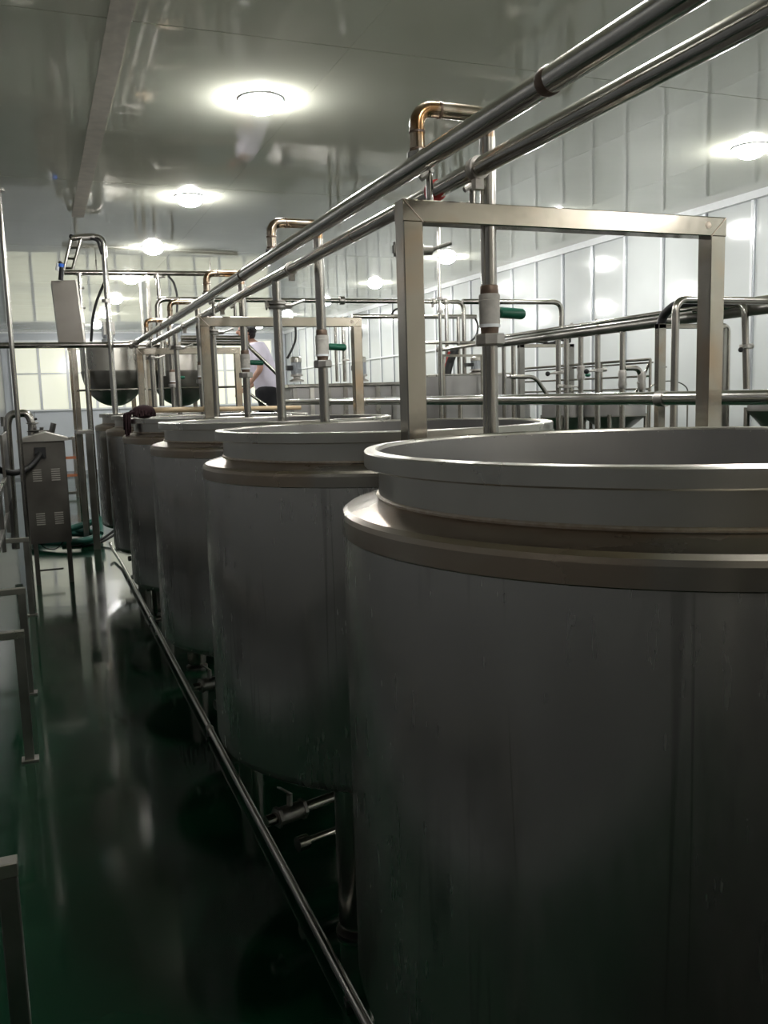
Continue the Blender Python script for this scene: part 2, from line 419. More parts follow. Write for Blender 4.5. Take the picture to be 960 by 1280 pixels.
# ------------------------------------------------------------------ overhead header pipes
HY0, HY1 = -1.2, 9.32
t = thing('header_pipe', 'upper polished steel pipe running over the tanks, with heat-tinted goose-neck elbows', 'pipe', (P1X, HY0, P1Z))
part('pipe', MB().tube([(P1X, HY0, P1Z), (P1X, HY1, P1Z)], PR1, 28), PIPE, t)
for yy in (1.55, 4.3, 7.2):
    part('weld_joint', MB().tube([(P1X, yy-.014, P1Z), (P1X, yy-.008, P1Z), (P1X, yy+.008, P1Z), (P1X, yy+.014, P1Z)], [PR1+.0002, PR1+.0022, PR1+.0022, PR1+.0002], 28, False), RUST, t, 'brown burnt weld ring')
GAP = [2.216+TS*k for k in range(5)]
TXB = 1.205
for k, yy in enumerate(GAP):
    el = part('elbow', MB().tube(fil([(P1X+.012, yy, P1Z+.02), (P1X+.012, yy, 2.502), (TXB, yy, 2.502), (TXB, yy, 2.43)], .05, 8), .0205, 20), BRONZE, t, 'brown heat-tinted goose-neck elbow')
    for z in (2.44, 2.395): part('weld_ring', MB().tube([(P1X+.012, yy, z-.003), (P1X+.012, yy, z+.003)], .0222, 20), RUST, el)
    part('weld_ring', MB().tube([(P1X+.075, yy, 2.502), (P1X+.081, yy, 2.502)], .0222, 20), RUST, el)
    part('clamp', MB().tube([(P1X+.012, yy, 2.375), (P1X+.012, yy, 2.388)], .028, 16).box(P1X-.004, P1X+.02, yy-.045, yy-.026, 2.362, 2.388), CAST, t)
t = thing('header_pipe', 'lower steel pipe running beside the upper one over the tanks, reflecting the lamps', 'pipe', (P2X, HY0, P2Z))
part('pipe', MB().tube([(P2X, HY0, P2Z), (P2X, HY1, P2Z)], PR2, 28), PIPE, t)
for yy in (3.05, 6.3): part('weld_joint', MB().tube([(P2X, yy-.005, P2Z), (P2X, yy+.005, P2Z)], PR2+.001, 24), BRONZE, t, 'brown weld ring')
for yy, c in ((2.36, RED), (2.1, CAST), (3.9, CAST), (5.5, CAST), (7.0, CAST)):
    part('hose_clamp', MB().tube([(P2X, yy-.014, P2Z), (P2X, yy+.014, P2Z)], PR2+.006, 20).box(P2X-.012, P2X+.012, yy-.012, yy+.012, P2Z-PR2-.03, P2Z-PR2), c, t, 'red clamp' if c is RED else None)

# ------------------------------------------------------------------ drop pipes with green-handled ball valves (in the gaps)
def drop_proto():
    t = thing('drop_pipe', 'x', 'pipe', (0, 0, 0), 'drop pipes with taped green-handled ball valves')
    part('upper_pipe', MB().tube([(0, 0, 2.035), (0, 0, 2.44)], .0222, 24), PIPE2, t)
    part('reducer', MB().lathe([(.0001, 2.046), (.0235, 2.046), (.0255, 2.043), (.0255, 2.022), (.024, 2.018), (.0001, 2.018)], 24), RUST, t, 'rusty reducer ring')
    mb = MB()
    mb.lathe([(.0001, 2.022), (.0285, 2.022), (.0300, 2.018), (.0292, 2.006), (.0305, 2.004), (.0288, 1.988), (.0302, 1.985), (.0285, 1.972), (.0296, 1.968), (.0286, 1.952), (.0300, 1.948), (.0284, 1.936), (.0001, 1.934)], 24)
    part('valve_body', mb, TAPE, t, 'valve body wrapped in grey tape')
    part('tape_band', MB().lathe([(.0001, 1.939), (.0305, 1.939), (.0305, 1.930), (.0001, 1.930)], 20), WHITEAL, t)
    part('lower_neck', MB().lathe([(.0001, 1.932), (.0265, 1.932), (.024, 1.912), (.0001, 1.910)], 24), RUST, t)
    part('union_nut', MB().lathe([(.0001, 1.912), (.040, 1.912), (.043, 1.908), (.043, 1.884), (.040, 1.879), (.0001, 1.879)], 8), CAST, t, sharp=20)
    part('lower_pipe', MB().tube([(0, 0, 1.25), (0, 0, 1.885)], .0222, 24), PIPE2, t)
    h = part('valve_handle', MB().tube([(.028, 0, 1.972), (.034, 0, 1.972), (.105, 0, 1.968), (.112, 0, 1.968)], [.010, .0155, .0155, .011], 14), GREENH, t, 'green rubber lever grip')
    part('valve_stem', MB().tube([(.02, 0, 1.972), (.034, 0, 1.972)], .01, 10), CAST, h)
    return t
D0 = drop_proto(); D0.location = (TXB, GAP[0], 0)
dl = ['steel drop pipe with taped valve and green handle, in front of second tank, largest',
      'steel drop pipe with taped valve and green handle, between second and third tanks',
      'steel drop pipe with green-handled valve overlapping the person in white shirt',
      'steel drop pipe between fourth and fifth tanks, behind a frame post',
      'steel drop pipe with small taped valve before the round-bottomed kettles, farthest']
D0['label'] = dl[0]
for k in range(1, 5): copy_tree(D0, (TXB, GAP[k], 0), dl[k])

# ------------------------------------------------------------------ filling pipes with butterfly valves, hanging from the lower header into the tanks
def fill_proto():
    t = thing('filling_pipe', 'x', 'pipe', (0, 0, 0), 'filling pipes with butterfly valves')
    part('pipe', MB().tube([(0, 0, 1.40), (0, 0, 2.31)], .0215, 22), PIPE2, t)
    part('valve_flange', MB().lathe([(.0001, 2.212), (.040, 2.212), (.042, 2.208), (.042, 2.198), (.034, 2.194), (.042, 2.190), (.042, 2.180), (.040, 2.176), (.0001, 2.176)], 28), CAST, t)
    part('clamp_bolt', MB().box(-.058, -.036, -.008, .008, 2.182, 2.206).tube([(-.052, 0, 2.172), (-.052, 0, 2.215)], .005, 8), OLDST, t)
    h = part('lever_hub', MB().tube([(.038, 0, 2.194), (.072, 0, 2.194)], .015, 12), CAST, t)
    part('valve_lever', MB().tube([(.066, -.0, 2.194), (.085, -.0, 2.200), (.140, -.0, 2.219)], [.009, .0065, .0065], 8), OLDST, h)
    return t
fy = [2.55, 4.18, 5.86, 7.5, 9.22]
F0 = fill_proto(); F0.location = (P2X, fy[0], 0)
fl = ['vertical filling pipe with lever valve, mostly hidden behind the nearest frame post',
      'vertical filling pipe with black-lever butterfly valve, right of the person',
      'vertical filling pipe with butterfly valve under the second frame beam',
      'vertical filling pipe standing before the right-hand round-bottomed kettle',
      'vertical filling pipe at far end, where the header pipes meet the cross pipe']
F0['label'] = fl[0]
for k in range(1, 5): copy_tree(F0, (P2X, fy[k], 0), fl[k])

# ------------------------------------------------------------------ cross pipe at the end of the headers
t = thing('cross_pipe', 'thick dark steel pipe crossing from the left edge to the end of the header pipes', 'pipe', (.3, 9.34, 2.36))
part('pipe', MB().tube([(XL+.01, 9.36, 2.335), (1.22, 9.36, 2.335)], .029, 22), PIPE2, t)
part('flange', MB().tube([(P1X-.06, 9.36, 2.338), (P1X-.03, 9.36, 2.338)], .042, 18), CAST, t)
part('flange', MB().tube([(P1X, 9.29, P1Z), (P1X, 9.315, P1Z)], .036, 18).tube([(P2X, 9.29, P2Z), (P2X, 9.315, P2Z)], .034, 18), CAST, t)
part('bracket', MB().box(P1X+.02, P1X+.1, 9.32, 9.40, 2.29, 2.31).box(P2X-.02, P2X+.06, 9.30, 9.33, 2.25, 2.30), CAST, t)

# ------------------------------------------------------------------ mop lying on the fourth tank
my_ = 6.07
t = thing('mop', 'mop with dark red head and pale wooden handle lying across tank rims', 'mop', (.62, my_, 1.66))
hp = at(188, 515, y=my_); hq = at(368, 513, y=my_)
hp = Vector((.72, my_, 1.668)); hq = Vector((1.77, my_+.05, 1.664))
hp.z += .025; hq.z += .012
part('handle', MB().tube([hp, hp+(hq-hp)*.35, hq], [.019, .018, .016], 14), WOOD, t, 'pale wooden handle')
mb = MB()
mb.ball((.66, my_, 1.685), .075, 16, (1.05, .9, .62))
for k in range(70):
    a = random.uniform(0, 2*PI); r0 = random.uniform(.01, .06)
    p = Vector((.65+math.cos(a)*r0*1.2, my_+math.sin(a)*r0, 1.69)); q = Vector((.65+math.cos(a)*.085, my_+math.sin(a)*.07, 1.665+random.uniform(-.012, .01)))
    mb.tube(fil([p, (p+q)/2+Vector((0, 0, .02)), q], .03, 3), .006, 5)
for k in range(12):
    x = .555+random.uniform(-.02, .012); yy = my_+random.uniform(-.05, .05)
    mb.tube(fil([(.62, yy, 1.69), (x-.002, yy, 1.675), (x-.004, yy, 1.53+random.uniform(-.03, .05))], .02, 3), .007, 5)
part('mop_head', mb, MOP, t, 'dark red yarn head')

# ------------------------------------------------------------------ floor pipe beside the tanks
t = thing('floor_pipe', 'long thin steel pipe running low along the foot of the tank row', 'pipe', (.67, 5, 0))
part('pipe', MB().tube(fil([(.712, .8, .036), (.712, 9.6, .036), (.680, 10.3, .07), (.66, 10.5, .13)], .2), .0165, 18), PIPE, t)
for yy in (.9, 2.2, 4.42, 6.6, 8.8):
    s_ = part('support', MB().box(.695, .729, yy-.012, yy+.012, 0, .022), OLDST, t)
for yy in (4.42, 7.0): part('coupling', MB().tube([(.712, yy-.015, .036), (.712, yy+.015, .036)], .020, 16), CAST, t)
# ------------------------------------------------------------------ equipment along the left
t = thing('steel_rack', 'low dark steel rack frame with side rails along the left edge', 'rack', (-.4, 4.5, 0))
for yy in (1.05, 2.15, 3.31, 4.47, 5.55, 6.62, 7.7):
    if yy == 3.31 or yy == 6.62: continue
    xo = .045-.02*(yy-.9)**.5 if yy < 5 else 0
    lg = part('leg', MB().box(-.20+xo, -.155+xo, yy, yy+.045, .012, .628, .003), OLDST, t)
    part('foot_plate', MB().box(-.215+xo, -.135+xo, yy-.015, yy+.06, 0, .012), OLDST, lg)
    part('leg', MB().box(-.66, -.62, yy, yy+.045, 0, .63, .003), OLDST, t)
    part('cross_bar', MB().box(-.66, -.153+xo, yy, yy+.045, .628, .665, .003), RIM, t)
part('side_rail', MB().box(-.33, -.30, 2.9, 8.2, .80, .84, .003), OLDST, t)
part('side_rail', MB().box(-.33, -.30, 3.6, 8.2, 1.10, 1.14, .003), RIM, t)
part('side_rail', MB().box(-.60, -.57, 1.0, 8.2, .665, .70, .003), OLDST, t)
for yy in (4.0, 5.6, 7.0, 8.1): part('upright', MB().box(-.33, -.30, yy, yy+.03, .665, 1.14), OLDST, t)
for yy in (3.0, 4.47, 5.55, 7.7): part('spreader', MB().box(-.60, -.30, yy, yy+.03, .80, .83), OLDST, t)
single('side_panel', MB().box(-.33, -.31, 8.25, 9.4, .85, 1.50, .003), CHUTE, 'upright steel side panel left of the vented cabinet', 'panel')
t = thing('vertical_pipe', 'slim vertical steel pipe from floor to ceiling, left of the vented cabinet', 'pipe', (-.17, 8.0, 0))
part('pipe', MB().tube([(-.165, 8.0, 0), (-.165, 8.0, H)], .020, 16), PIPE2, t)
part('ceiling_flange', MB().lathe([(.0001, H-.01), (.05, H-.01), (.05, H-.001), (.0001, H-.001)], 20, (-.165, 8.0, 0)), CAST, t)

CYF, CD = 9.0, .40   # cabinet front face
a, b_ = at(25, 553, y=CYF), at(80, 552, y=CYF)
cx0, cx1, cz1 = a.x, b_.x+.005, a.z; cz0 = at(35, 681, y=CYF).z
t = thing('vented_cabinet', 'dark steel control cabinet with louvre vents and peaked lid on legs', 'cabinet', ((cx0+cx1)/2, CYF+CD/2, 0))
part('body', MB().box(cx0, cx1, CYF, CYF+CD, cz0, cz1, .004), CAB, t)
xm = (cx0+cx1)/2+.035
vs = []
for yy in (CYF-.04, CYF+CD+.04):
    vs += [(cx0-.03, yy, cz1+.001), (cx1+.035, yy, cz1+.001), (cx1+.035, yy, cz1+.022), (xm, yy, cz1+.085), (cx0-.03, yy, cz1+.022)]
part('lid', MB().add(vs, [(4, 3, 2, 1, 0), (5, 6, 7, 8, 9), (0, 1, 6, 5), (1, 2, 7, 6), (2, 3, 8, 7), (3, 4, 9, 8), (4, 0, 5, 9)]), RIM, t, 'pale peaked lid', sharp=10)
for gx in (.32, .74):
    for gz in (.665, .235):
        x0 = cx0+(cx1-cx0)*gx; z0 = cz0+(cz1-cz0)*gz
        v = part('vent', MB().box(x0-.045, x0+.045, CYF-.002, CYF, z0-.055, z0+.065), CAB, t)
        for q in range(6):
            zz = z0-.05+.021*q
            part('louvre', MB().box(x0-.040, x0+.040, CYF-.012, CYF-.002, zz, zz+.0095), VENTM, v)
for x in (cx0+.06, cx1-.03):
    for yy in (CYF+.02, CYF+CD-.05):
        part('leg', MB().box(x-.02, x+.02, yy, yy+.04, 0, cz0, .003), CAB, t)
part('leg_brace', MB().box(cx0+.06, cx1-.1, CYF+.1, CYF+.12, .12, .135), CAB, t)
part('cable_gland', MB().tube([at(50, 566, y=CYF), at(50, 566, y=CYF-.06)], .05, 8).box(at(43, 560, y=CYF).x, at(57, 560, y=CYF).x, CYF-.03, CYF, at(50, 573, y=CYF).z, at(50, 559, y=CYF).z), BLACK, t)
pts = [at(50, 568, y=CYF-.05), at(44, 578, y=CYF-.16), at(32, 588, y=CYF-.25), at(16, 592, y=CYF-.4), at(0, 588, y=CYF-.6), at(-14, 580, y=CYF-.9)]
single('corrugated_hose', MB().tube(fil(pts, .12, 5), .029, 12), BLACK, 'thick black corrugated hose entering the vented cabinet front', 'hose')
pts = [(cx0+.1, CYF+.1, cz0), (cx0+.14, CYF+.08, cz0-.06), (cx0+.24, CYF+.08, cz0-.09), (cx0+.33, CYF+.1, cz0)]
single('loose_cable', MB().tube(fil(pts, .06, 5), .006, 8), BLACK, 'thin black cable looped under the vented cabinet', 'cable')

# curved pipe with hand valve behind the cabinet
yq = 10.2
q = lambda u, v: at(u, v, y=yq)
t = thing('curved_pipe', 'bent steel pipe with hand valve behind the vented cabinet lid', 'pipe', (q(25, 540).x, yq, 0))
part('pipe', MB().tube(fil([(q(9, 560).x, yq, .2), q(9, 530), q(12, 518), q(34, 516), q(40, 528), (q(40, 560).x, yq, q(40, 560).z)], .12, 7), .042, 18), PIPE2, t)
part('valve_body', MB().lathe([(.0001, -.05), (.06, -.05), (.065, -.04), (.035, -.03), (.04, 0), (.035, .03), (.065, .04), (.06, .05), (.0001, .05)], 18, q(41, 534)), OLDST, t)
part('hand_lever', MB().tube([q(40, 527), q(46, 523)], .012, 8), BLACK, t)
part('side_valve', MB().tube([q(44, 540), q(64, 541)], .028, 10).tube([q(52, 540), q(52, 534)], .02, 8).tube([q(64, 543), q(67, 529)], .03, 8), OLDST, t)
part('flange', MB().tube([q(4, 521), q(5, 533)], .03, 12), OLDST, t)

# orange-barred stand far back on the left
t = thing('trolley_stand', 'open steel stand with orange bars at the far end of the aisle', 'stand', (.6, 17.4, 0))
sx0, sx1 = at(83, 620, y=17.4).x, at(98, 620, y=17.4).x
for x in (sx0, sx1):
    for yy in (17.4, 18.0): part('leg', MB().box(x-.02, x+.02, yy-.02, yy+.02, 0, at(90, 547, y=17.4).z), OLDST, t)
for v_, c in ((548, OLDST), (572, ORANGE), (594, ORANGE), (616, OLDST)):
    z = at(90, v_, y=17.4).z
    part('bar', MB().box(sx0-.02, sx1+.02, 17.37, 17.41, z-.025, z+.025), c, t, 'orange bar' if c is ORANGE else None)
    part('side_bar', MB().box(sx1-.015, sx1+.015, 17.4, 18.0, z-.02, z+.02), c, t)

# low stand with two dark posts
t = thing('post_stand', 'narrow dark steel stand of two posts at the end of the tank row', 'stand', (.5, 11.0, 0))
p1, p2 = at(100, 540, y=11.4), at(111, 540, y=10.9)
part('post', MB().box(p1.x-.045, p1.x+.015, 11.4, 11.46, 0, p1.z-.02, .003), OLDST, t)
part('post', MB().box(p2.x-.04, p2.x+.04, 10.9, 10.96, 0, p2.z-.02, .003), OLDST, t)
part('top_plate', MB().box(p1.x-.06, p2.x+.05, 10.88, 11.5, p2.z-.02, p2.z+.015), OLDST, t)

# green hose coil and black hoses on the floor
hc = at(80, 676, z=0.03)
mb = MB(); pts = []
for k in range(60):
    a = k/60*2*PI*1.75-1.0; rr = .30+.05*math.sin(k*.4)
    pts.append((hc.x+rr*1.25*math.cos(a), hc.y+rr*1.7*math.sin(a), .045+.075*(k/60)))
pts += [(hc.x+.42, hc.y+.25, .22), (hc.x+.46, hc.y+.1, .26), (hc.x+.44, hc.y-.1, .10)]
single('green_hose', MB().tube(pts, .042, 12), HOSE, 'coiled thick green hose lying on the floor beyond the cabinet', 'hose')
hb = at(130, 676, z=0.02)
for j, off in enumerate((0, .12)):
    pts = [(hb.x-.5, hb.y-.1+off, .015), (hb.x-.1, hb.y-.25+off, .015), (hb.x+.15, hb.y-.05+off, .10+off*.3), (hb.x+.45, hb.y+.35+off, .3)]
    single('black_hose', MB().tube(fil(pts, .2, 6), .016, 10), BLACK, ['black hose on the floor below the far tank, front one', 'black hose rising toward the far tank, rear one'][j], 'hose', group='black hoses on floor')

# ------------------------------------------------------------------ round-bottomed kettles and their stand
KY = 12.2
def kettle(uc, label, first=None):
    c = at(uc, 470, y=KY); x = c.x; r = .405
    zt = at(uc, 432, y=KY).z; zm = at(uc, 464, y=KY).z; zb = at(uc, 508, y=KY-.1).z
    t = thing('kettle', label, 'kettle', (x, KY, zb), 'round-bottomed kettles on the stand')
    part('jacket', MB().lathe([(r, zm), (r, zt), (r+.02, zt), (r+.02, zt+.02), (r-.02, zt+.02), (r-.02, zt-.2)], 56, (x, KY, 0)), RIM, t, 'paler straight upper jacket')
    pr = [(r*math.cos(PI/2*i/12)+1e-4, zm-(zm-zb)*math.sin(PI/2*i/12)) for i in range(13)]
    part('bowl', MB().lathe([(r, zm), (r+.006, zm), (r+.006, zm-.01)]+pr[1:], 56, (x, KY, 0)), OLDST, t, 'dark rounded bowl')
    part('outlet', MB().tube([(x, KY, zb+.02), (x, KY, zb-.07)], .03, 12), OLDST, t)
    part('lid', MB().lathe([(r-.03, zt+.015), (.1, zt+.05), (.0001, zt+.055)], 40, (x, KY, 0)), RIM, t)
    m_ = part('motor', MB().lathe([(.0001, zt+.04), (.09, zt+.04), (.09, zt+.08), (.06, zt+.09), (.075, zt+.11), (.075, zt+.26), (.05, zt+.285), (.0001, zt+.285)], 20, (x-.03, KY, 0)), MOTOR, t)
    for k in range(12):
        a = 2*PI*k/12; part('fin', MB().bar((x-.03+.075*math.cos(a), KY+.075*math.sin(a), zt+.12), (x-.03+.075*math.cos(a), KY+.075*math.sin(a), zt+.25), .018, .004, (math.cos(a+1.57), math.sin(a+1.57), 0)), MOTOR, m_)
    return t
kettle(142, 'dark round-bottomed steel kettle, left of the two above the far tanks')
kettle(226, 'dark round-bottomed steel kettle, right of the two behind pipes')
t = thing('kettle_stand', 'tall steel frame carrying the two round-bottomed kettles', 'stand', (1.3, KY, 0))
zr = at(150, 487, y=KY-.55).z; ztp = at(150, 431, y=KY-.55).z
kx = [at(u, 500, y=KY-.55).x for u in (97, 178, 261)]
for i, x in enumerate(kx):
    part('post', MB().box(x-.03, x+.03, KY-.58, KY-.52, 0, ztp, .003), FRAME, t)
    part('post', MB().box(x-.03, x+.03, KY+.52, KY+.58, 0, ztp, .003), FRAME, t)
x = at(111, 500, y=KY-.3).x
part('inner_post', MB().box(x-.035, x+.035, KY-.33, KY-.27, 0, at(111, 463, y=KY-.3).z, .003), FRAME, t)
x = at(188, 500, y=KY-.3).x
part('inner_post', MB().box(x-.025, x+.025, KY-.33, KY-.27, 0, ztp, .003), FRAME, t)
part('rail', MB().tube([(kx[0], KY-.60, zr), (kx[-1]+.6, KY-.60, zr)], .014, 10), PIPE2, t)
part('top_beam', MB().box(kx[0]-.04, kx[-1]+.04, KY-.58, KY-.54, ztp, ztp+.03), FRAME, t)
part('top_beam', MB().box(kx[0]-.04, kx[-1]+.04, KY+.54, KY+.58, ztp, ztp+.03), FRAME, t)

# tilted chute, loading arch, overhead pipes in the far left
cyy = 9.385
def slab(c4, y0, y1):
    vs = [(p.x, yy, p.z) for yy in (y0, y1) for p in c4]
    return MB().add(vs, [(3, 2, 1, 0), (4, 5, 6, 7), (0, 1, 5, 4), (1, 2, 6, 5), (2, 3, 7, 6), (3, 0, 4, 7)])
t = thing('steel_chute', 'tilted grey steel chute box hanging above the cross pipe', 'chute', (at(85, 430, y=cyy).x, cyy, at(85, 430, y=cyy).z))
part('body', slab([at(64, 351, y=cyy), at(94, 350, y=cyy), at(105, 430, y=cyy), at(74, 430, y=cyy)], cyy, cyy+.3), CHUTE, t, sharp=10)
part('edge_strip', slab([at(94, 350, y=cyy), at(96.5, 350, y=cyy), at(107.5, 430, y=cyy), at(105, 430, y=cyy)], cyy-.01, cyy+.31), PIPE2, t)
part('outlet_lip', slab([at(73, 430, y=cyy), at(90, 430, y=cyy), at(90, 432.5, y=cyy), at(73, 432.5, y=cyy)], cyy+.02, cyy+.28), BLACK, t)
ya = 9.25
q = lambda u, v: at(u, v, y=ya)
t = thing('loading_arch', 'bright steel tube arch with ladder-like arm above the chute', 'pipe', (q(138, 500).x, ya, 0))
part('arch_tube', MB().tube(fil([(q(136, 400).x, ya, 1.45), (q(136, 400).x, ya, q(128, 297).z), (q(110, 297).x, ya, q(128, 297).z+.01), q(89, 298)], .09, 8), .028, 18), PIPE, t)
part('sleeve', MB().tube([q(118, 296.5), q(102, 297.5)], .030, 14), CAST, t)
part('arm', MB().tube([q(89, 298), q(79.5, 338)], .016, 10), PIPE2, t)
part('arm', MB().tube([q(101, 299), q(90.5, 337)], .016, 10), PIPE2, t)
for (a0, a1) in (((87, 309.5), (97, 309.5)), ((84, 323), (95, 323.5)), ((80, 335), (91, 335))):
    part('rung', MB().tube([q(*a0), q(*a1)], .012, 8), PIPE2, t)
part('joint_ball', MB().ball(q(89.5, 296), .025), BLACK, t)
part('coupling', MB().tube([q(132.2, 374), q(132.5, 378)], .04, 14), CAST, t)
part('motor_bracket', MB().box(q(129, 400).x, q(143, 400).x, ya+.03, ya+.12, q(135, 418).z, q(135, 402).z), OLDST, t)
t = thing('nozzle', 'black nozzle with blue collar feeding the tilted chute', 'nozzle', (q(77, 350).x, ya, q(77, 350).z))
part('body', MB().tube([q(76, 350), q(77.5, 331)], [.024, .022], 12).ball(q(75.5, 329.5), .024), BLACK, t)
part('collar', MB().tube([q(76.3, 334), q(76.6, 330)], .029, 14), BLUE, t, 'bright blue collar')
part('spout', MB().tube([q(73, 329), q(71.5, 338)], .018, 8), WHITEAL, t)
single('overhead_pipe', MB().tube([at(80, 340.5, y=11.5), at(298, 342.5, y=11.5)], .031, 18).tube([(.8, 11.5, 3.36), (.8, 11.5, H-.001)], .008, 8).tube([(2.2, 11.5, 3.36), (2.2, 11.5, H-.001)], .008, 8), PIPE2, 'dark steel pipe high up, behind the loading arch, near the ceiling', 'pipe')
def vtube(name, u, v0, v1, y, r, mat, label, flanges=(), cat='pipe', ztop=None, zbot=None, group=None):
    p = at(u, (v0+v1)/2, y=y); z1 = at(u, v0, y=y).z if ztop is None else ztop; z0 = at(u, v1, y=y).z if zbot is None else zbot
    t = thing(name, label, cat, (p.x, y, z0), group)
    part('pipe', MB().tube([(p.x, y, z0), (p.x, y, z1)], r, 14), mat, t)
    for v_, rr, hh in flanges:
        z = at(u, v_, y=y).z
        part('clamp', MB().tube([(p.x, y, z-hh/2), (p.x, y, z+hh/2)], rr, 14).tube([(p.x+rr*.8, y, z), (p.x+rr*1.5, y, z)], .014, 8), CAST, t)
    return t
vtube('vertical_pipe', 102, 341, 428, 11.5, .022, PIPE, 'short bright vertical pipe beside the tilted chute', ((343, .045, .03), (360, .03, .02), (385, .03, .02)), zbot=0)
vtube('vertical_pipe', 201, 341, 470, 11.5, .026, PIPE, 'bright vertical pipe with clamp hanging from the high overhead pipe', ((346, .06, .03),))
single('black_cable', MB().tube(fil([at(210, 345, y=11.5), at(217, 352, y=11.5), at(222, 370, y=11.5), at(221, 394, y=11.5)], .15, 6), .014, 8), BLACK, 'black cable arching down right of the clamped bright pipe', 'cable')
single('black_cable', MB().tube(fil([at(131, 352, y=9.29), at(121, 375, y=9.29), at(116, 395, y=9.29), at(114, 427, y=9.33)], .15, 6), .014, 8), BLACK, 'black cable hanging left of the bright tube arch', 'cable')
single('black_cable', MB().tube(fil([at(113, 298, y=9.22), at(122, 300, y=9.22), at(127.5, 318, y=9.24)], .1, 6), .014, 8), BLACK, 'short black cable tucked inside the corner of the tube arch', 'cable')
# tall narrow frame hanging
yk = 11.3
t = thing('narrow_frame', 'tall narrow bright steel frame standing between the two kettles', 'frame', (at(180, 420, y=yk).x, yk, 0))
a, b_ = at(174.5, 352, y=yk), at(184.5, 345, y=yk)
part('upright', MB().box(a.x-.014, a.x+.014, yk-.02, yk+.02, 0, a.z), PIPE, t)
part('upright', MB().box(b_.x-.018, b_.x+.018, yk-.02, yk+.02, 0, b_.z), PIPE, t)
part('top_bar', MB().bar(a, b_, .035, .035), PIPE2, t)
part('inner_brace', MB().bar(at(184, 360, y=yk), at(186, 405, y=yk), .012, .02), PIPE2, t)

# ------------------------------------------------------------------ long cross pipes behind
yc = 9.6
q = lambda u, v: at(u, v, y=yc)
t = thing('cross_pipe', 'long thin steel pipe crossing above the person, elbowed down at both ends', 'pipe', (q(390, 375).x, yc, 0))
part('pipe', MB().tube(fil([(q(197, 420).x, yc, 1.7), q(196, 374), q(579.5, 377.5), (q(581, 500).x, yc, 1.5)], .1, 8), .026, 18), PIPE2, t)
part('clamp', MB().tube([q(424, 375.6), q(430, 375.6)], .048, 16), CAST, t)
part('clamp', MB().tube([q(540, 377), q(543, 377)], .042, 16).tube([q(554, 377), q(557, 377)], .042, 16).tube([q(541, 374), q(541, 384)], .02, 8), CAST, t)
yd = 7.0
q = lambda u, v: at(u, v, y=yd)
t = thing('cross_pipe', 'polished cross pipe behind the green handle, bending down at its right end', 'pipe', (q(640, 377).x, yd, q(640, 377).z))
part('pipe', MB().tube(fil([q(578, 377), q(702, 377.5), (q(702, 430).x, yd, q(702, 413).z)], .1, 8), .0235, 18), PIPE2, t)
ye = 10.6
q = lambda u, v: at(u, v, y=ye)
single('cross_pipe', MB().tube([q(440, 395.5), q(595, 396)], .030, 16).tube([q(519, 396), (q(519, 396).x, ye, 0)], .014, 10), PIPE2, 'short dark pipe below the long cross pipe, passing the nearest frame post', 'pipe')
single('cross_pipe', MB().tube([at(520, 428.5, y=9.4), at(606, 428.5, y=9.4)], .020, 14).tube([at(522, 428.5, y=9.4), (at(522, 428.5, y=9.4).x, 9.4, 0)], .012, 10), PIPE2, 'thin steel pipe left of the union nut, above the red-sleeved hose', 'pipe')
single('black_cable', MB().tube(fil([q(593, 396), q(598, 406), q(596, 420), q(588, 427)], .15, 6), .014, 8), BLACK, 'thin black cable dropping from the short dark pipe end, left of the taped valve', 'cable')
single('black_cable', MB().tube(fil([q(447, 396), q(452, 412), q(452, 425), q(446, 436)], .15, 6), .014, 8), BLACK, 'thin black cable right of the second frame post', 'cable')
single('black_cable', MB().tube(fil([(q(369, 403).x, 10.6, q(369, 403).z), q(370, 424), q(365, 437), q(359, 448)], .15, 6), .014, 8), BLACK, 'thin black cable under the second frame beam, above the left motor', 'cable')
single('black_cable', MB().tube(fil([q(489, 394), q(493, 387), q(501, 385)], .1, 6), .014, 8), BLACK, 'short black cable end curling above the short dark pipe', 'cable')
for j, v_ in enumerate((422.5, 429)):
    single('cross_pipe', MB().tube([at(226, v_, y=10.0), at(308+j*3, v_, y=10.0)], .028, 16).box(at(258, v_, y=10.0).x-.015, at(258, v_, y=10.0).x+.015, 9.985+.05*j, 10.015+.05*j, 0, at(258, v_, y=10.0).z), PIPE2, ['steel pipe ending left of the person, upper of two', 'steel pipe ending left of the person, lower of two'][j], 'pipe', group='pair of pipes left of the person')

# diagonal handrails by the person
q = lambda u, v: at(u, v, y=9.7)
t = thing('stair_handrail', 'two diagonal steel handrail tubes sloping down in front of the person', 'handrail', (2.3, 9.7, 1.3))
part('upper_tube', MB().tube([q(306, 428), q(352, 473)], .022, 14), PIPE2, t)
part('lower_tube', MB().tube([q(306, 488), q(345, 516)], .016, 12), PIPE2, t)
part('post', MB().tube([q(306, 428), (q(306, 428).x, 9.7, 1.02)], .018, 12), PIPE2, t)
part('post', MB().tube([q(352, 473), (q(352, 473).x, 9.7, .6)], .018, 12), PIPE2, t)

